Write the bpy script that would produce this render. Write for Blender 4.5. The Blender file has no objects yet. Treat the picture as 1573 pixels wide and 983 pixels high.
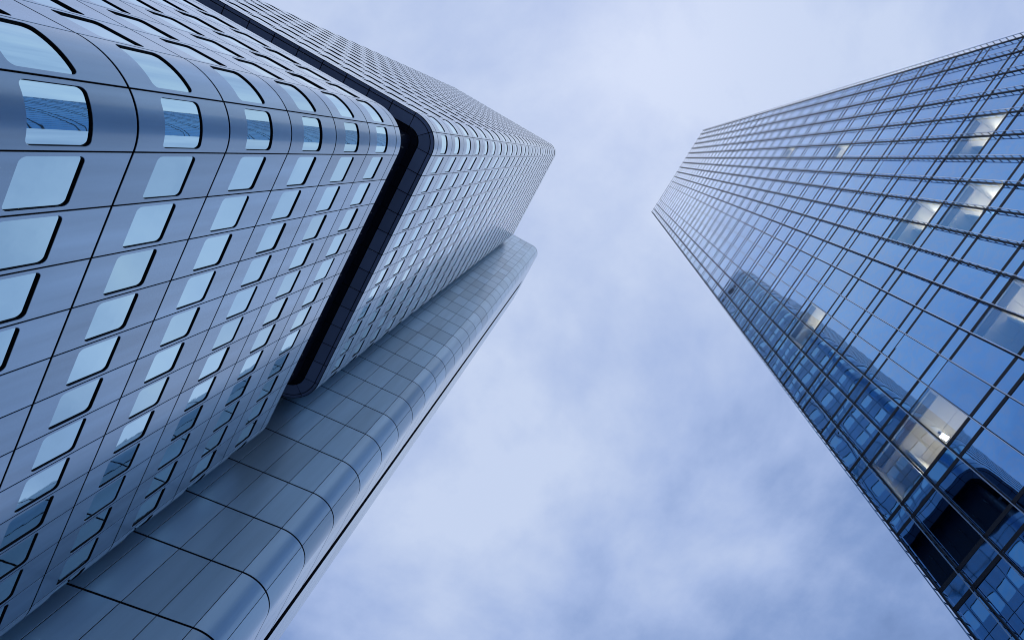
import bpy, math, random
from math import sin, cos, pi, radians
from mathutils import Matrix, Vector
random.seed(7)
scene = bpy.context.scene
COL = scene.collection

# ---------------------------------------------------------------- camera
F = 4.0                      # storey height of the silver tower (m)
EYE = 1.6                    # camera height
FPX, PPX, PPY, W0, H0 = 850.16, 1015.41, 445.36, 1573.0, 983.0
ROT = [(0.504214, 0.859118, -0.087662), (-0.849181, 0.474789, -0.231229), (-0.157032, 0.191030, 0.968942)]
cam = bpy.data.cameras.new("camera")
cam.sensor_width = 36.0
cam.lens = 36.0 * FPX / W0
cam.shift_x = (W0 / 2 - PPX) / W0
cam.shift_y = -(H0 / 2 - PPY) / W0
cam.clip_start = 0.1
cam.clip_end = 5000
cam_ob = bpy.data.objects.new("camera", cam)
r, dn, fw = [Vector(v) for v in ROT]
M = Matrix((r, -dn, -fw)).transposed().to_4x4()
M.translation = Vector((0, 0, EYE))
cam_ob.matrix_world = M
COL.objects.link(cam_ob)
scene.camera = cam_ob

def project(p):
    d = Vector(p) - Vector((0, 0, EYE))
    z = d.dot(fw)
    if z < 0.1: return None
    return (PPX + FPX * d.dot(r) / z, PPY + FPX * d.dot(dn) / z)

# ---------------------------------------------------------------- sky and sun
SUN_EL, SUN_AZ = radians(80), radians(100)
world = bpy.data.worlds.new("World")
scene.world = world
world.use_nodes = True
nt = world.node_tree
for n in list(nt.nodes): nt.nodes.remove(n)
def N(tree, t, **kw):
    n = tree.nodes.new(t)
    for k, v in kw.items(): setattr(n, k, v)
    return n
L = nt.links.new
out = N(nt, 'ShaderNodeOutputWorld'); bg = N(nt, 'ShaderNodeBackground')
sky = N(nt, 'ShaderNodeTexSky'); sky.sky_type = 'NISHITA'; sky.sun_disc = False
sky.sun_elevation = SUN_EL; sky.sun_rotation = SUN_AZ
tc = N(nt, 'ShaderNodeTexCoord')
sep = N(nt, 'ShaderNodeSeparateXYZ')
zmx = N(nt, 'ShaderNodeMath', operation='MAXIMUM'); zmx.inputs[1].default_value = 0.12
inv = N(nt, 'ShaderNodeMath', operation='DIVIDE'); inv.inputs[0].default_value = 1.0
plane = N(nt, 'ShaderNodeVectorMath', operation='SCALE')
mp = N(nt, 'ShaderNodeMapping'); mp.inputs['Location'].default_value = (4.3, 1.7, 2.0)
nz = N(nt, 'ShaderNodeTexNoise'); nz.inputs['Scale'].default_value = 2.1; nz.inputs['Detail'].default_value = 9
nz.inputs['Roughness'].default_value = 0.56; nz.inputs['Distortion'].default_value = 0.15
con = N(nt, 'ShaderNodeMapRange'); con.clamp = False
con.inputs[1].default_value = 0.0; con.inputs[2].default_value = 1.0; con.inputs[3].default_value = -0.22; con.inputs[4].default_value = 1.20
L(tc.outputs['Generated'], sep.inputs[0]); L(sep.outputs['Z'], zmx.inputs[0]); L(zmx.outputs[0], inv.inputs[1])
L(tc.outputs['Generated'], plane.inputs[0]); L(inv.outputs[0], plane.inputs['Scale']); L(plane.outputs[0], mp.inputs[0]); L(mp.outputs[0], nz.inputs['Vector'])
L(nz.outputs['Fac'], con.inputs[0])
el = N(nt, 'ShaderNodeMapRange'); el.inputs[1].default_value = 0.25; el.inputs[2].default_value = 1.0
el.inputs[3].default_value = -0.60; el.inputs[4].default_value = 0.38
ad = N(nt, 'ShaderNodeMath', operation='ADD')
ramp = N(nt, 'ShaderNodeValToRGB')
cr = ramp.color_ramp
cr.elements[0].position = 0.0; cr.elements[0].color = (0.105, 0.185, 0.40, 1)
e = cr.elements.new(0.32); e.color = (0.232, 0.348, 0.645, 1)
cr.elements[-1].position = 0.88; cr.elements[-1].color = (0.61, 0.71, 0.935, 1)
e = cr.elements.new(0.58); e.color = (0.412, 0.528, 0.825, 1)
mul = N(nt, 'ShaderNodeVectorMath', operation='SCALE'); mul.inputs['Scale'].default_value = 10.0
mix = N(nt, 'ShaderNodeMix', data_type='RGBA'); mix.inputs[0].default_value = 0.9
bg.inputs['Strength'].default_value = 0.1
L(sep.outputs['Z'], el.inputs[0])
L(con.outputs[0], ad.inputs[0]); L(el.outputs[0], ad.inputs[1])
L(ad.outputs[0], ramp.inputs[0]); L(ramp.outputs[0], mul.inputs[0])
L(sky.outputs[0], mix.inputs[6]); L(mul.outputs[0], mix.inputs[7])
L(mix.outputs[2], bg.inputs[0]); L(bg.outputs[0], out.inputs[0])

sun = bpy.data.lights.new("sun", 'SUN'); sun.energy = 0.5; sun.angle = radians(150); sun.color = (1, 0.985, 0.96)
sun_ob = bpy.data.objects.new("sun", sun); COL.objects.link(sun_ob)
sd = Vector((cos(SUN_EL) * sin(SUN_AZ), cos(SUN_EL) * cos(SUN_AZ), sin(SUN_EL)))
sun_ob.rotation_euler = sd.to_track_quat('Z', 'Y').to_euler()
sun_ob.location = (0, 0, 300)

scene.view_settings.view_transform = 'Standard'
scene.view_settings.look = 'None'
scene.view_settings.exposure = 0.0
scene.view_settings.gamma = 1.0
scene.cycles.filter_width = 1.0

# ---------------------------------------------------------------- materials
def mat(name, base, metal=0.0, rough=0.5, var=0.0, bump=0.0, bscale=1.0, streak=0.0, spec=0.5, rvar=0.0, coat=0.0):
    m = bpy.data.materials.new(name); m.use_nodes = True
    t = m.node_tree; b = t.nodes['Principled BSDF']; l = t.links.new
    b.inputs['Metallic'].default_value = metal; b.inputs['Roughness'].default_value = rough
    b.inputs['Specular IOR Level'].default_value = spec
    b.inputs['Base Color'].default_value = (*base, 1)
    b.inputs['Coat Weight'].default_value = coat; b.inputs['Coat Roughness'].default_value = 0.14 if rough > 0.1 else 0.01
    geo = N(t, 'ShaderNodeNewGeometry'); oi = N(t, 'ShaderNodeObjectInfo')
    if var or streak or rvar:
        a = N(t, 'ShaderNodeMath', operation='ADD'); l(geo.outputs['Random Per Island'], a.inputs[0]); l(oi.outputs['Random'], a.inputs[1])
        f = N(t, 'ShaderNodeMath', operation='FRACT'); l(a.outputs[0], f.inputs[0])
        pw = N(t, 'ShaderNodeMath', operation='POWER'); l(f.outputs[0], pw.inputs[0]); pw.inputs[1].default_value = 2.2
        mr = N(t, 'ShaderNodeMapRange'); l(pw.outputs[0], mr.inputs[0]); mr.inputs[3].default_value = 1 + var * .35; mr.inputs[4].default_value = 1 - var
        val = mr.outputs[0]
        if streak:
            mp_ = N(t, 'ShaderNodeMapping'); mp_.inputs['Scale'].default_value = (1.3, 1.3, .12)
            l(geo.outputs['Position'], mp_.inputs[0])
            ns = N(t, 'ShaderNodeTexNoise'); ns.inputs['Scale'].default_value = 1.1; ns.inputs['Detail'].default_value = 5
            l(mp_.outputs[0], ns.inputs['Vector'])
            m2 = N(t, 'ShaderNodeMapRange'); l(ns.outputs['Fac'], m2.inputs[0]); m2.inputs[1].default_value = .3; m2.inputs[2].default_value = .7
            m2.inputs[3].default_value = 1 - streak; m2.inputs[4].default_value = 1 + streak
            mm = N(t, 'ShaderNodeMath', operation='MULTIPLY'); l(val, mm.inputs[0]); l(m2.outputs[0], mm.inputs[1]); val = mm.outputs[0]
        vs = N(t, 'ShaderNodeVectorMath', operation='SCALE'); vs.inputs[0].default_value = base; l(val, vs.inputs['Scale'])
        l(vs.outputs[0], b.inputs['Base Color'])
        if rvar:
            m3 = N(t, 'ShaderNodeMapRange'); l(f.outputs[0], m3.inputs[0]); m3.inputs[3].default_value = rough - rvar; m3.inputs[4].default_value = rough + rvar
            l(m3.outputs[0], b.inputs['Roughness'])
    if bump:
        n2 = N(t, 'ShaderNodeTexNoise'); n2.inputs['Scale'].default_value = bscale; n2.inputs['Detail'].default_value = 2
        l(geo.outputs['Position'], n2.inputs['Vector'])
        bp = N(t, 'ShaderNodeBump'); bp.inputs['Strength'].default_value = 1.0; bp.inputs['Distance'].default_value = bump
        l(n2.outputs['Fac'], bp.inputs['Height']); l(bp.outputs[0], b.inputs['Normal'])
    return m

ALU = mat('brushed_aluminium', (0.228, 0.356, 0.472), 1.0, 0.36, var=0.14, streak=0.12, rvar=0.02, bump=0.004, bscale=1.2, coat=0.85)
CORE = mat('service_aluminium', (0.300, 0.470, 0.600), 0.62, 0.42, var=0.17, streak=0.07, rvar=0.01, bump=0.005, bscale=0.9, coat=0.5)
WIN = mat('mirror_window', (0.46, 0.66, 0.72), 1.0, 0.015, var=0.10, bump=0.0022, bscale=1.1)
LOUVRE = mat('louvre_dark', (0.012, 0.016, 0.025), 0.0, 0.5)
BLACK = mat('black_gasket', (0.004, 0.005, 0.009), 0.0, 0.6, spec=0.1)
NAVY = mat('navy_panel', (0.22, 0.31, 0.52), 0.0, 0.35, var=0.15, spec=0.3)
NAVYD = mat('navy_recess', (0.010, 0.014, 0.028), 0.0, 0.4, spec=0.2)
GLASS = mat('solar_glass', (0.092, 0.285, 0.560), 1.0, 0.012, coat=1.0, var=0.05, bump=0.0016, bscale=0.8)
SPAN = mat('spandrel_glass', (0.100, 0.298, 0.570), 1.0, 0.03, coat=1.0, var=0.05, bump=0.002, bscale=0.9)
FRAME = mat('dark_frame', (0.010, 0.016, 0.030), 0.0, 0.45, spec=0.25)
RAIL = mat('rail_metal', (0.42, 0.49, 0.60), 1.0, 0.25)
GREY = mat('roof_grey', (0.20, 0.21, 0.23), 0.0, 0.8)
PAVE = mat('paving', (0.30, 0.295, 0.285), 0.0, 0.85, bump=0.01, bscale=3.0)
ROOM = mat('plaster_warm', (0.74, 0.72, 0.67), 0.0, 0.8)
TILE = mat('ceiling_board', (0.66, 0.64, 0.60), 0.0, 0.8, var=0.06)
GRILLE = mat('grille_grey', (0.16, 0.16, 0.16), 0.0, 0.6)
def clear_glass():
    m = bpy.data.materials.new('clear_glass'); m.use_nodes = True
    t = m.node_tree; b = t.nodes['Principled BSDF']; o = t.nodes['Material Output']
    b.inputs['Metallic'].default_value = 1; b.inputs['Roughness'].default_value = .012
    b.inputs['Base Color'].default_value = (0.15, 0.38, 0.70, 1)
    tr = N(t, 'ShaderNodeBsdfTransparent'); tr.inputs[0].default_value = (0.85, 0.95, 1.0, 1)
    mx = N(t, 'ShaderNodeMixShader'); mx.inputs[0].default_value = 0.54
    t.links.new(b.outputs[0], mx.inputs[1]); t.links.new(tr.outputs[0], mx.inputs[2]); t.links.new(mx.outputs[0], o.inputs[0])
    return m
CLEAR = clear_glass()
def lamp_mat(name, st):
    m = bpy.data.materials.new(name); m.use_nodes = True
    b = m.node_tree.nodes['Principled BSDF']
    b.inputs['Emission Color'].default_value = (1, 0.88, 0.70, 1); b.inputs['Emission Strength'].default_value = st
    return m
GLOW, UPGLOW = lamp_mat('lamp_glow', 400), lamp_mat('lamp_uplight', 7)

# ---------------------------------------------------------------- helpers
def mesh(name, V, Fs, mats, mi=None, smooth=None):
    me = bpy.data.meshes.new(name); me.from_pydata(V, [], Fs)
    for m in mats: me.materials.append(m)
    if mi: me.polygons.foreach_set('material_index', mi)
    if smooth: me.polygons.foreach_set('use_smooth', smooth)
    me.update(); return me
def ob(name, me, parent=None, loc=(0, 0, 0), rz=0.0, kind=None):
    o = bpy.data.objects.new(name, me); o.location = loc; o.rotation_euler = (0, 0, rz)
    if parent: o.parent = parent
    if kind: o['kind'] = kind
    COL.objects.link(o); return o
def thing(name, label, cat, loc=(0, 0, 0), rz=0.0, group=None):
    o = ob(name, None, None, loc, rz); o['label'] = label; o['category'] = cat
    if group: o['group'] = group
    return o
class MB:
    def __init__(s): s.V = []; s.F = []; s.I = []; s.S = []
    def add(s, V, Fs, mi=0, sm=False):
        b = len(s.V); s.V += V
        for f in Fs: s.F.append([b + i for i in f]); s.I.append(mi); s.S.append(sm)
    def box(s, a, b, mi=0):
        (x0, y0, z0), (x1, y1, z1) = a, b
        V = [(x, y, z) for z in (z0, z1) for y in (y0, y1) for x in (x0, x1)]
        s.add(V, [(0, 2, 3, 1), (4, 5, 7, 6), (0, 1, 5, 4), (2, 6, 7, 3), (0, 4, 6, 2), (1, 3, 7, 5)], mi)
    def prism(s, pts, z0, z1, mi=0, caps=True):
        n = len(pts)      # pts counter-clockwise seen from above
        V = [(x, y, z0) for x, y in pts] + [(x, y, z1) for x, y in pts]
        Fs = [(i, (i + 1) % n, n + (i + 1) % n, n + i) for i in range(n)]
        s.add(V, Fs, mi)
        if caps: s.add(V, [tuple(range(n, 2 * n)), tuple(reversed(range(n)))], mi)
    def merge(s, me, mw):
        b = len(s.V); s.V += [tuple(mw @ v.co) for v in me.vertices]
        for p in me.polygons:
            s.F.append([b + i for i in p.vertices]); s.I.append(p.material_index); s.S.append(p.use_smooth)
    def build(s, name, mats): return mesh(name, s.V, s.F, mats, s.I, s.S)

# ---------------------------------------------------------------- calibrated plan (in storeys, scaled by F)
x0, dA, r0, w0, z0 = -1.7374, 3.0341, 0.5920, 0.4529, 4.5162
W, R = w0 * F, r0 * F
X0, YA = x0 * F, -dA * F                # tangent of the corner on the long face, plane of the long face
NA, NB = 12, 14                          # straight panel columns on the two faces
XE = X0 - NA * W                         # far end of the long face
YB0 = YA - R; YB1 = YB0 - NB * W
def zf(i): return EYE + (z0 + i) * F     # height of floor line i
ARC = pi * R / 4

# ---- panel meshes ---------------------------------------------------------
def P_flat(u, v, n): return (u, n, v)
def P_arc(u, v, n): return ((R + n) * sin(u / R), (R + n) * cos(u / R) - R, v)
def loop_pts(u0, u1, v0, v1, rad, um, vm0, vm1, nc, nh, nv):
    """inner rounded loop and the matching outer rectangle loop (+/-um wide)"""
    I, O = [], []
    cs = [(u1 - rad, v1 - rad, 0), (u0 + rad, v1 - rad, 90), (u0 + rad, v0 + rad, 180), (u1 - rad, v0 + rad, 270)]
    oc = [[(um, v1 - rad), (um, vm1), (u1 - rad, vm1)], [(u0 + rad, vm1), (-um, vm1), (-um, v1 - rad)],
          [(-um, v0 + rad), (-um, vm0), (u0 + rad, vm0)], [(u1 - rad, vm0), (um, vm0), (um, v0 + rad)]]
    for k in range(4):
        cx, cy, a0 = cs[k]
        for q in range(nc + 1):
            t = q / nc; a = radians(a0 + 90 * t)
            I.append((cx + rad * cos(a), cy + rad * sin(a)))
            A, B, C = oc[k]
            if t <= .5: O.append((A[0] + (B[0] - A[0]) * 2 * t, A[1] + (B[1] - A[1]) * 2 * t))
            else: O.append((B[0] + (C[0] - B[0]) * (2 * t - 1), B[1] + (C[1] - B[1]) * (2 * t - 1)))
        m = nh if k % 2 == 0 else nv
        i0, o0 = I[-1], O[-1]
        nx = cs[(k + 1) % 4]; a = radians(nx[2]); i1 = (nx[0] + rad * cos(a), nx[1] + rad * sin(a)); o1 = oc[(k + 1) % 4][0]
        for q in range(1, m):
            t = q / m
            I.append((i0[0] + (i1[0] - i0[0]) * t, i0[1] + (i1[1] - i0[1]) * t)); O.append((o0[0] + (o1[0] - o0[0]) * t, o0[1] + (o1[1] - o0[1]) * t))
    return I, O
JU, JV, DEP = 0.026, 0.034, 0.058
def window_panel(width, P, arc):
    b = MB(); um = width / 2 - JU; vm0, vm1 = JV, F - JV
    u1 = width * 0.425; v0, v1 = 0.252 * F, 0.660 * F; rad = 0.17
    I, O = loop_pts(-u1, u1, v0, v1, rad, um - .008, vm0 + .008, vm1 - .008, 6 if not arc else 8, 1 if not arc else 8, 1)
    n = len(I); steps = [0, 1] if not arc else [0, .25, .5, .75, 1]
    V = []
    for t in steps: V += [P(i[0] + (o[0] - i[0]) * t, i[1] + (o[1] - i[1]) * t, 0) for i, o in zip(I, O)]
    Fs = []
    for k in range(len(steps) - 1):
        for i in range(n): j = (i + 1) % n; Fs.append((k * n + i, k * n + j, (k + 1) * n + j, (k + 1) * n + i))
    b.add(V, Fs, 0, arc)
    # small bevel and edge return
    O2 = [(o[0] * um / (um - .008), vm0 + (o[1] - vm0 - .008) * (vm1 - vm0) / (vm1 - vm0 - .016)) for o in O]
    for A, B, na, nb, mi in ((O, O2, 0, -.008, 0), (O2, O2, -.008, -.07, 1)):
        V = [P(p[0], p[1], na) for p in A] + [P(p[0], p[1], nb) for p in B]
        b.add(V, [(i, (i + 1) % n, n + (i + 1) % n, n + i) for i in range(n)], mi)
    # window reveal
    cx, cy = 0, (v0 + v1) / 2
    I3 = [(p[0] - (.007 if p[0] > 0 else -.007), p[1] - (.007 if p[1] > cy else -.007)) for p in I]
    for A, B, na, nb, mi in ((I, I3, 0, -.007, 0), (I3, I3, -.007, -DEP - .01, 1)):
        V = [P(p[0], p[1], na) for p in A] + [P(p[0], p[1], nb) for p in B]
        b.add(V, [(n + i, n + (i + 1) % n, (i + 1) % n, i) for i in range(n)], mi)
    me = b.build('facade_panel', [ALU, BLACK])
    # pane
    b = MB(); I2, _ = loop_pts(-u1 - .02, u1 + .02, v0 - .02, v1 + .02, rad, um, vm0, vm1, 4, 1, 1)
    if not arc:
        b.add([P(p[0], p[1], -DEP) for p in I2], [tuple(reversed(range(len(I2))))], 0)
    else:
        K = 12
        V = []; 
        for q in range(K + 1):
            u = (-u1 - .01) + 2 * (u1 + .01) * q / K
            V += [P(u, v0 - .01, -DEP), P(u, v1 + .01, -DEP)]
        b.add(V, [(2 * q, 2 * q + 1, 2 * q + 3, 2 * q + 2) for q in range(K)], 0, True)
    pane = b.build('window_pane', [WIN])
    b2 = MB(); b2.V, b2.F, b2.I, b2.S = b.V, b.F, b.I, b.S
    louv = b2.build('louvre_pane', [LOUVRE])
    return me, pane, louv
def plain_panel(width, h, P, arc, mt, ju=JU, jv=JV, dep=.07):
    b = MB(); um = width / 2 - ju; K = 1 if not arc else 8; bv = .008
    def grid(u0, u1, v0, v1, n0, n1=None):
        V = []
        for q in range(K + 1):
            u = u0 + (u1 - u0) * q / K; V += [P(u, v0, n0), P(u, v1, n0)]
        return V
    b.add(grid(-um + bv, um - bv, jv + bv, h - jv - bv, 0), [(2 * q, 2 * q + 1, 2 * q + 3, 2 * q + 2) for q in range(K)], 0, arc)
    lo = lambda d, n: [P(-(um - d) + 2 * (um - d) * q / K, jv + d, n) for q in range(K + 1)] + [P((um - d) - 2 * (um - d) * q / K, h - jv - d, n) for q in range(K + 1)]
    n = 2 * (K + 1)
    for (d0, n0), (d1, n1), mi in (((bv, 0), (0, -bv), 0), ((0, -bv), (0, -dep), 1)):
        b.add(lo(d0, n0) + lo(d1, n1), [(i, (i + 1) % n, n + (i + 1) % n, n + i) for i in range(n)], mi)
    return b.build('cladding', [mt, BLACK])

FLAT = window_panel(W, P_flat, False)
CURV = window_panel(ARC, P_arc, True)

def rounded(xa, xb, ya, yb, rad, inset, seg=10):
    """counter-clockwise rounded rectangle, all edges moved inwards by inset"""
    pts = []
    for cx, cy, a0 in ((xb - rad, yb - rad, 0), (xa + rad, yb - rad, 90), (xa + rad, ya + rad, 180), (xb - rad, ya + rad, 270)):
        for q in range(seg + 1):
            a = radians(a0 + 90 * q / seg); pts.append((cx + (rad - inset) * cos(a), cy + (rad - inset) * sin(a)))
    return pts

# ---------------------------------------------------------------- ground
gb = MB(); gb.add([(-1500, -1500, 0), (1500, -1500, 0), (1500, 1500, 0), (-1500, 1500, 0)], [(0, 1, 2, 3)])
ob('ground', gb.build('ground', [PAVE]), kind='structure')

# ================================================================ silver tower
XB = X0 + R; XL = XE - R; YT = YB1 - R
tower = thing('office_tower', 'tall silver tower with rounded corners, rows of recessed round-cornered windows and a dark recessed band', 'office tower', ((X0 + XE) / 2, (YB0 + YB1) / 2, 0))
TO = Vector(tower.location)
cols = []
for j in range(NA): cols.append(('flat', (X0 - (j + .5) * W, YA), 0.0))
for k in range(NB): cols.append(('flat', (XB, YB0 - (k + .5) * W), -pi / 2))
for c, angs in (((X0, YB0), (-22.5, -67.5)), ((XE, YB0), (22.5, 67.5)), ((X0, YB1), (-112.5, -157.5))):
    for a in angs:
        a = radians(a); cols.append(('arc', (c[0] - R * sin(a), c[1] + R * cos(a)), a))
GAP0, GAP1, UP0, ROOF = 5.2, 6.97, 7.22, 31.75
floors = [float(i) for i in range(-4, 5)]; floors[0:4] = [f - .063 for f in floors[0:4]]
floors += [UP0 + n for n in range(24)]
cells = []
for kind, (cx, cy), rz in cols:
    for f in floors:
        nrm = Vector((-sin(rz), cos(rz), 0)); base = Vector((cx, cy, zf(f)))
        tv = Vector((cos(rz), sin(rz), 0)) * (W / 2)
        mid = base + Vector((0, 0, F / 2))
        area = 0
        if nrm.dot(Vector((0, 0, EYE)) - mid) > 0:
            q = [project(base + a * tv + Vector((0, 0, h))) for a, h in ((-1, 0), (1, 0), (1, F), (-1, F))]
            if all(q):
                area = abs(sum(q[i][0] * q[(i + 1) % 4][1] - q[(i + 1) % 4][0] * q[i][1] for i in range(4))) / 2
                m = project(mid)
                if not (-30 < m[0] < W0 + 30 and -30 < m[1] < H0 + 30): area *= 1e-4
        cells.append((area, kind, cx, cy, rz, f))
cells.sort(key=lambda c: -c[0])
rest, restp, restl = MB(), MB(), MB()
for n, (area, kind, cx, cy, rz, f) in enumerate(cells):
    me, pane, louv = FLAT if kind == 'flat' else CURV
    is_l = f > UP0 + 22.5
    h = F if f != -1.063 else F * 1.063
    loc = Vector((cx, cy, zf(f)))
    if n < 300:
        p = ob('facade_panel', me, tower, loc - TO, rz)
        if h != F: p.scale = (1, 1, h / F)
        w_ = ob('window_pane', louv if is_l else pane, p); w_.rotation_euler = (random.gauss(0, .0022), 0, random.gauss(0, .0022))
    else:
        mw = Matrix.Translation(loc - TO) @ Matrix.Rotation(rz, 4, 'Z') @ Matrix.Diagonal((1, 1, h / F, 1))
        rest.merge(me, mw); (restl if is_l else restp).merge(pane, mw)
ob('facade_panel', rest.build('facade_panel_far', [ALU, BLACK]), tower, kind='stuff')
ob('window_pane', restp.build('window_pane_far', [WIN]), tower, kind='stuff')
ob('louvre_pane', restl.build('louvre_pane_far', [LOUVRE]), tower, kind='stuff')
# plain edge strips: top of the lower block, foot of the upper block, parapet
def strip(za, zb, name):
    h = (zb - za) * F
    mf, mc = plain_panel(W, h, P_flat, False, ALU), plain_panel(ARC, h, P_arc, True, ALU)
    for kind, (cx, cy), rz in cols:
        ob(name, mf if kind == 'flat' else mc, tower, Vector((cx, cy, zf(za))) - TO, rz)
strip(5.0, GAP0, 'edge_strip'); strip(GAP1, UP0, 'edge_strip'); strip(UP0 + 24, ROOF, 'parapet_panel')
def trp(pts): return [(x - TO.x, y - TO.y) for x, y in pts]
b = MB()
IN = 0.14
b.prism(trp(rounded(XL, XB, YT, YA, R, IN)), 0, zf(GAP0) - .03, 0)
b.prism(trp(rounded(XL, XB, YT, YA, R, IN)), zf(GAP1) + .03, zf(ROOF) - .05, 0)
ob('wall', b.build('wall', [BLACK]), tower)
REC = 0.45 * F
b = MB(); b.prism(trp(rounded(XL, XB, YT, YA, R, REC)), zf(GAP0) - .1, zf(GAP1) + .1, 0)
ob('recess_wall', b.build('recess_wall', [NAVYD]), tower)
# soffit of the dark band: lip, main boards, inner boards
def off(kind, cx, cy, rz, u, n):
    P = P_flat if kind == 'flat' else P_arc
    q = P(u, 0, n); c, s_ = cos(rz), sin(rz)
    return (cx + q[0] * c - q[1] * s_ - TO.x, cy + q[0] * s_ + q[1] * c - TO.y)
def band(kind, cx, cy, rz, n0, n1, za, zb, gap):
    b = MB(); wd = W if kind == 'flat' else ARC; K = 1 if kind == 'flat' else 6
    us = [-(wd / 2 - gap) + 2 * (wd / 2 - gap) * q / K for q in range(K + 1)]
    A = [off(kind, cx, cy, rz, u, n0) for u in us]; B = [off(kind, cx, cy, rz, u, n1) for u in us]
    m = K + 1
    V = [(*p, za) for p in A] + [(*p, za) for p in B] + [(*p, zb) for p in A] + [(*p, zb) for p in B]
    Fs = []
    for q in range(K):
        Fs += [(q, q + 1, m + q + 1, m + q), (2 * m + q, 3 * m + q, 3 * m + q + 1, 2 * m + q + 1), (q, 2 * m + q, 2 * m + q + 1, q + 1), (m + q, m + q + 1, 3 * m + q + 1, 3 * m + q)]
    Fs += [(0, m, 3 * m, 2 * m), (K, 2 * m + K, 3 * m + K, m + K)]
    b.add(V, Fs); return b
zs = zf(GAP1)
for kind, (cx, cy), rz in cols:
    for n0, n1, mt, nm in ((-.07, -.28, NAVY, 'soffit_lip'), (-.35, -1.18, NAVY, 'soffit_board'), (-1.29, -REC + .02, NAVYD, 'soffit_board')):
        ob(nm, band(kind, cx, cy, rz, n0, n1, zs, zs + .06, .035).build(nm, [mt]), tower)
    # recess wall boards and rail brackets
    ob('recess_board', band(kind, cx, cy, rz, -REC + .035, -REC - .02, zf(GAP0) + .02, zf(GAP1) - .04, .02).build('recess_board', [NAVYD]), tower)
    p = off(kind, cx, cy, rz, W / 2 - .05, -REC + .2); q = off(kind, cx, cy, rz, W / 2 - .05, -REC + .62)
    zb = zf(6.20); b = MB()
    d = Vector((q[0] - p[0], q[1] - p[1], 0)); s_ = Vector((-d.y, d.x, 0)).normalized() * .03
    for dz in (0, .14):
        V = [(p[0] + a * s_.x, p[1] + a * s_.y, zb + dz + h) for a in (-1, 1) for h in (0, .03)] + [(q[0] + a * s_.x, q[1] + a * s_.y, zb + dz + h) for a in (-1, 1) for h in (0, .03)]
        b.add(V, [(0, 1, 3, 2), (4, 6, 7, 5), (0, 4, 5, 1), (2, 3, 7, 6), (0, 2, 6, 4), (1, 5, 7, 3)])
    ob('rail_bracket', b.build('rail_bracket', [GREY]), tower)
b = MB(); b.prism(trp(rounded(XL, XB, YT, YA, R, .25)), zf(ROOF) - .05, zf(ROOF) + .12, 0)
ob('roof', b.build('roof', [GREY]), tower)

# ================================================================ service tower
xc, yc0 = -7.9523 * F, -3.1366 * F
YC3 = yc0 + 3 * W                        # joint where the rounded corner begins
YS = YC3 + R                             # plane of the narrow side face
XC_IN = xc - R                           # joint where that corner ends
XG0 = XC_IN - 3 * W; XG1 = XG0 - 2.0     # expansion groove
XEND = -12.0 * F
CT, GT = 34.5, 32.2
core = thing('service_tower', 'windowless tower clad in plain blue-grey metal panels, standing at the end of the silver tower', 'tower', (xc - 8, yc0 - 8, 0))
CO = Vector(core.location)
ft = 1.1123
cfl = [(i, i + 1) for i in range(-4, 5)] + [(5, 5 + ft), (5 + ft, 5 + 2 * ft)] + [(5 + 2 * ft + n, 6 + 2 * ft + n) for n in range(27)]
cfl[-1] = (cfl[-1][0], cfl[-1][1])
cols_c = []
for m in range(-8, 3): cols_c.append(('flat', (xc, yc0 + (m + .5) * W), -pi / 2, W, CT))
for a in (-67.5, -22.5):
    a = radians(a); cols_c.append(('arc', (XC_IN - R * sin(a), YC3 + R * cos(a)), a, ARC, CT))
for k in range(3): cols_c.append(('flat', (XC_IN - (k + .5) * W, YS), 0.0, W, CT))
nw = 4; wg = (XG1 - XEND) / nw
for k in range(nw): cols_c.append(('flat', (XG1 - (k + .5) * wg, YS), 0.0, wg, CT))
for a in (22.5, 67.5):
    a = radians(a); cols_c.append(('arc', (XEND - R * sin(a), YC3 + R * cos(a)), a, ARC, CT))
cache = {}
def cladding(kind, wd, h, jv=.050):
    k = (kind, round(wd, 3), round(h, 3), jv)
    if k not in cache: cache[k] = plain_panel(wd, h, P_flat if kind == 'flat' else P_arc, kind == 'arc', CORE, .019, jv, .03)
    return cache[k]
ccells = []
for kind, (cx, cy), rz, wd, top in cols_c:
    for fa, fb in cfl + [(cfl[-1][1], CT)]:
        if fb - fa < .02: continue
        nrm = Vector((-sin(rz), cos(rz), 0)); base = Vector((cx, cy, zf(fa))); h = (fb - fa) * F
        tv = Vector((cos(rz), sin(rz), 0)) * (wd / 2); mid = base + Vector((0, 0, h / 2)); area = 0
        if nrm.dot(Vector((0, 0, EYE)) - mid) > 0:
            q = [project(base + a * tv + Vector((0, 0, hh))) for a, hh in ((-1, 0), (1, 0), (1, h), (-1, h))]
            if all(q):
                area = abs(sum(q[i][0] * q[(i + 1) % 4][1] - q[(i + 1) % 4][0] * q[i][1] for i in range(4))) / 2
                m = project(mid)
                if not (-30 < m[0] < W0 + 30 and -30 < m[1] < H0 + 30): area *= 1e-4
                if cy < yc0 - W and rz == -pi / 2: area *= 1e-4
        ccells.append((area, kind, cx, cy, rz, fa, h, wd))
ccells.sort(key=lambda c: -c[0])
rest = MB()
for n, (area, kind, cx, cy, rz, fa, h, wd) in enumerate(ccells):
    me = cladding(kind, wd, h, .010 if cx < XG1 else .050); loc = Vector((cx, cy, zf(fa)))
    if n < 300: ob('cladding_panel', me, core, loc - CO, rz)
    else: rest.merge(me, Matrix.Translation(loc - CO) @ Matrix.Rotation(rz, 4, 'Z'))
ob('cladding_panel', rest.build('cladding_far', [CORE, BLACK]), core, kind='stuff')
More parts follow.
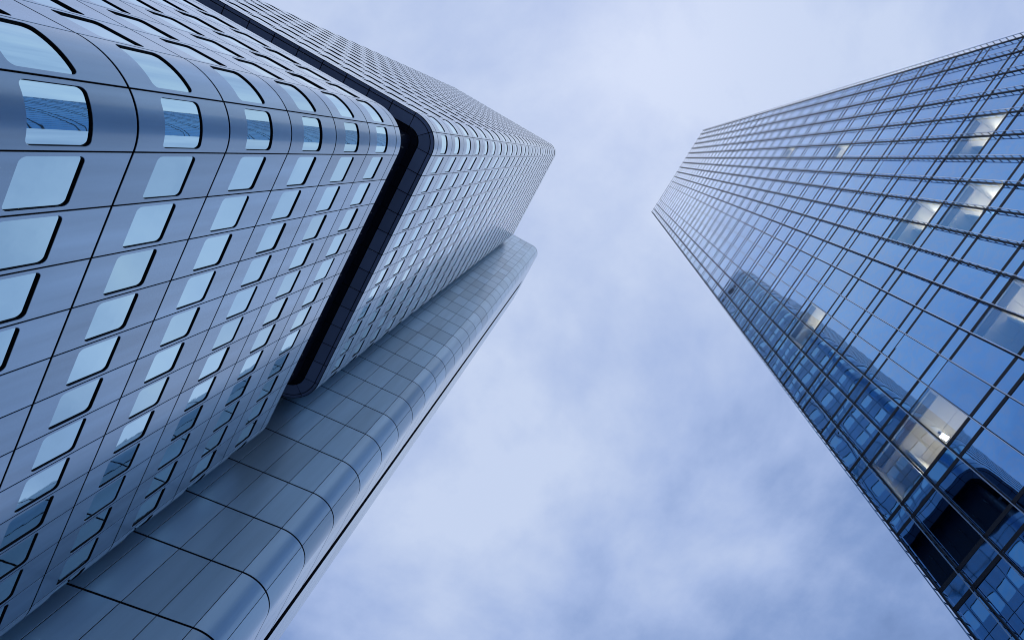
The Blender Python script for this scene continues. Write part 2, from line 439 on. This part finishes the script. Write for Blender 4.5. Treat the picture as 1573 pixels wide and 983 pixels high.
# bridging piece over the groove, back wall
b = MB(); b.box((XG1 + .01 - CO.x, YS - .1 - CO.y, zf(GT)), (XG0 - .01 - CO.x, YS - .004 - CO.y, zf(CT) - .02))
ob('groove_cap', b.build('groove_cap', [CORE]), core)
def trc(pts): return [(x - CO.x, y - CO.y) for x, y in pts]
YC_B = YC3 - 14 * W
b = MB()
full = rounded(XEND - R, xc, YC_B, YS, R, .035, 16)
# outline with the groove cut in (walk: +x/+y corner first)
k = 0
pts = []
for i, p in enumerate(full):
    pts.append(p)
    if i == 16:   # after the (+x,+y) corner, along the side face
        pts += [(XG0 - .02, YS - .035), (XG0 - .02, YS - 1.2), (XG1 + .02, YS - 1.2), (XG1 + .02, YS - .035)]
b.prism(trc(pts), 0, zf(GT), 0); b.prism(trc(full), zf(GT), zf(CT) - .04, 0)
ob('wall', b.build('core_wall', [BLACK]), core)
gm = MB()
for fa, fb in cfl:
    if zf(fb) < zf(GT): gm.box((XG1 + .03 - CO.x, YS - 1.19 - CO.y, zf(fa) + .04), (XG0 - .03 - CO.x, YS - 1.15 - CO.y, zf(fb) - .04))
ob('groove_lining', gm.build('groove_lining', [NAVY]), core, kind='stuff')
b = MB(); b.prism(trc(rounded(XEND - R, xc, YC_B, YS, R, .02)), zf(CT) - .04, zf(CT) + .10, 0)
ob('coping', b.build('coping', [FRAME]), core)

# ================================================================ glass tower
S = 0.895
th, Dr, s0, wr, zr, qf = -0.0435, 4.5703, -1.3644, 0.3938, 9.0671, 0.2178
FR = F * S
nn = Vector((sin(th), cos(th), 0))
GO = nn * (Dr * FR)
gt = thing('glass_tower', 'tall blue mirror-glass tower with a close grid of dark mullions and a few lit offices', 'skyscraper', (GO.x, GO.y, 0), pi - th)
def xv(V): return (s0 + V * wr) * FR
def zg(g): return EYE + (zr - g) * FR
VL, VR = -9.77, 7.69
edges = [VL] + list(range(-9, 8)) + [VR]
GTOP, GBOT = -32, 9
gmat = Matrix.Translation(GO) @ Matrix.Rotation(pi - th, 4, 'Z')
def pane_mesh(wd, h, mt, bulge):
    K = 6; b = MB(); V = []
    for a in range(K + 1):
        for c in range(K + 1):
            u, v = a / K, c / K
            V.append(((u - .5) * wd, bulge * (1 - (2 * u - 1) ** 2) * (1 - (2 * v - 1) ** 2), v * h))
    Fs = [(a * (K + 1) + c, a * (K + 1) + c + 1, (a + 1) * (K + 1) + c + 1, (a + 1) * (K + 1) + c) for a in range(K) for c in range(K)]
    b.add(V, Fs, 0, True); return b.build('pane', [mt])
pc = {}
def pane(wd, h, mt):
    k = (round(wd, 3), round(h, 3), mt.name)
    if k not in pc: pc[k] = pane_mesh(wd, h, mt, .0045)
    return pc[k]
# lit offices: first bay, storey, number of bays, lamp position (fraction along, height drop)
OFFICES = [(4, 3, 3, 1.0), (4, -1, 2, .58), (-2, 0, 2, .52), (-3, 1, 2, .52), (-5, -5, 1, .5), (-6, 0, 2, .55), (0, 3, 2, .8), (-5, -9, 1, .6)]
lit = {}
for k, (V, g, n, lp) in enumerate(OFFICES):
    for q in range(n): lit[(V + q, g)] = k
gcells = []
for a, b_ in zip(edges[:-1], edges[1:]):
    for g in range(GTOP, GBOT + 1):
        for nm, za, zb in (('spandrel_pane', zg(g + qf), zg(g)), ('glass_pane', zg(g + 1), zg(g + qf))):
            xa, xb = xv(a), xv(b_); area = 0
            q = [project(gmat @ Vector(p)) for p in ((xa, 0, za), (xb, 0, za), (xb, 0, zb), (xa, 0, zb))]
            if all(q):
                area = abs(sum(q[i][0] * q[(i + 1) % 4][1] - q[(i + 1) % 4][0] * q[i][1] for i in range(4))) / 2
                m = project(gmat @ Vector(((xa + xb) / 2, 0, (za + zb) / 2)))
                if not (-20 < m[0] < W0 + 20 and -20 < m[1] < H0 + 20): area *= 1e-4
            if nm == 'glass_pane' and (a, g) in lit: area = 1e9
            gcells.append((area, nm, a, b_, g, za, zb))
gcells.sort(key=lambda c: -c[0])
cnt = {'glass_pane': 0, 'spandrel_pane': 0}; restg = {'glass_pane': MB(), 'spandrel_pane': MB()}
rnd = random.Random(3)
for area, nm, a, b_, g, za, zb in gcells:
    wd = xv(b_) - xv(a); h = zb - za
    mt = GLASS if nm == 'glass_pane' else SPAN
    if nm == 'glass_pane' and (a, g) in lit: mt = CLEAR
    me = pane(wd, h, mt); sy = rnd.uniform(-1.0, 1.0); tx = rnd.gauss(0, .0026); tz = rnd.gauss(0, .0026)
    loc = Vector((xv(a) + wd / 2, 0, za))
    if cnt[nm] < 300:
        o = ob(nm, me, gt, loc); o.scale = (1, sy, 1); o.rotation_euler = (tx, 0, tz)
    else:
        restg[nm].merge(me, Matrix.Translation(loc) @ Matrix.Rotation(tz, 4, 'Z') @ Matrix.Rotation(tx, 4, 'X') @ Matrix.Diagonal((1, sy, 1, 1)))
    cnt[nm] += 1
ob('glass_pane', restg['glass_pane'].build('glass_pane_far', [GLASS]), gt, kind='stuff')
ob('spandrel_pane', restg['spandrel_pane'].build('spandrel_pane_far', [SPAN]), gt, kind='stuff')
ZT, ZB = zg(GTOP), 0.0
# mullions: inner profile, light middle rail, outer rail, rungs
inner = MB(); inner.box((-.035, -.05, ZB), (.035, .045, ZT)); inner_me = inner.build('mullion', [FRAME])
outr = MB(); outr.box((-.017, .315, ZB), (.017, .348, ZT + .3)); out_me = outr.build('rail', [RAIL])
rg = MB(); st = FR / 6
k = 0; z = ZT
while z > 4:
    rg.box((-.012, .05, z - .025), (.012, .314, z + .025))
    z -= st; k += 1
rung_me = rg.build('rung', [FRAME])
for V in edges:
    m = ob('mullion', inner_me, gt, (xv(V), 0, 0))
    ob('rail', out_me, m); ob('rung', rung_me, m, kind='stuff')
# transoms butt between the mullions (their depth stays inside the mullion depth)
tb = MB()
for a, b_ in zip(edges[:-1], edges[1:]): tb.box((xv(a) + .036, -.04, -.078), (xv(b_) - .036, .012, .078))
tr_me = tb.build('transom', [FRAME])
for g in range(GTOP, GBOT + 2):
    ob('transom', tr_me, gt, (0, 0, zg(g)))
    if g <= GBOT: ob('transom', tr_me, gt, (0, 0, zg(g + qf)))
# set-back body, side walls, roof
DEPTH = 28.0
b = MB(); b.box((xv(VL) + .2, -DEPTH + .2, 0), (xv(VR) - .2, -6.0, ZT - .2)); ob('wall', b.build('glass_tower_wall', [LOUVRE]), gt)
b = MB(); b.box((xv(VL), -DEPTH, 0), (xv(VL) + .1, -.06, ZT - .01)); b.box((xv(VR) - .1, -DEPTH, 0), (xv(VR), -.06, ZT - .01)); b.box((xv(VL) + .11, -DEPTH, 0), (xv(VR) - .11, -DEPTH + .1, ZT - .01))
ob('side_glazing', b.build('side_glazing', [GLASS]), gt)
b = MB(); b.box((xv(VL) + .11, -DEPTH + .11, ZT - .15), (xv(VR) - .11, -.06, ZT + .05)); ob('roof', b.build('roof2', [GREY]), gt)
# lit offices and their lamps
PLACE = ['large lit double window low on the glass tower', 'bright single window near the glass tower left edge', 'left one of two bright windows high on the glass tower',
         'right one of two bright windows high on the glass tower', 'small bright window far up the glass tower', 'pale window near the glass tower upper right edge',
         'half lit window cut by the right picture edge', 'faintest lit window farthest up the glass tower']
for k, (V, g, n, lp) in enumerate(OFFICES):
    xa, xb = xv(V) + .045, xv(V + n) - .045; za, zb = zg(g + 1) + .06, zg(g + qf) - .06; dp = 4.6
    wl = MB(); t = .08
    wl.box((xa, -dp - t, za), (xb, -dp, zb)); wl.box((xa, -dp, za - t), (xb, -.09, za - .001))
    wl.box((xa - t, -dp, za), (xa, -.09, zb)); wl.box((xb, -dp, za), (xb + t, -.09, zb)); wl.box((xa, -dp, zb + .03), (xb, -.09, zb + .06))
    ob('office_room', wl.build('office_room', [ROOM]), gt)
    if n > 1:  # invented wall, added to block lamp light and dim the last bay
        xp = xv(V + n - 1); wl = MB(); wl.box((xp - .04, -dp + .002, za + .002), (xp + .04, -.95, zb - .03))
        ob('added_dimming_wall', wl.build('added_dimming_wall', [ROOM]), gt)
    nb = 2 * n
    for q in range(nb):
        for d0, d1 in ((-.55, -1.75), (-1.77, -3.1), (-3.12, -dp + .01)):
            bb = MB(); bb.box((xa + (xb - xa) * q / nb + .008, d1, zb - .02), (xa + (xb - xa) * (q + 1) / nb - .008, d0, zb + .025))
            ob('ceiling_board', bb.build('ceiling_board', [TILE]), gt)
    gr = MB()
    for q in range(7): gr.box((xa + .1, -.20 - .05 * q, zb - .03), (xb - .1, -.17 - .05 * q, zb + .02))
    ob('air_grille', gr.build('air_grille', [GRILLE]), gt)
    lx = xv(V) + lp * wr * FR; ly = -1.7
    P = gmat @ Vector((lx, ly, zb - .03))
    lo = thing('pendant_lamp', 'white office lamp in the ' + PLACE[k], 'lamp', P, pi - th, 'lamps in the lit offices')
    bb = MB(); bb.box((-.11, -.20, -.40), (.11, .20, -.36))
    bb.add([(-.10, -.19, -.403), (.10, -.19, -.403), (.10, .19, -.403), (-.10, .19, -.403)], [(3, 2, 1, 0)], 1)
    bb.add([(-.09, -.18, -.357), (.09, -.18, -.357), (.09, .18, -.357), (-.09, .18, -.357)], [(0, 1, 2, 3)], 2)
    ob('lamp_shade', bb.build('lamp_shade', [RAIL, GLOW, UPGLOW]), lo)
    bb = MB(); bb.box((-.012, -.012, -.34), (.012, .012, -.013)); bb.box((-.06, -.06, -.012), (.06, .06, 0.0)); bb.box((-.13, -.02, -.355), (.13, .02, -.341)); ob('lamp_arm', bb.build('lamp_arm', [FRAME]), lo)
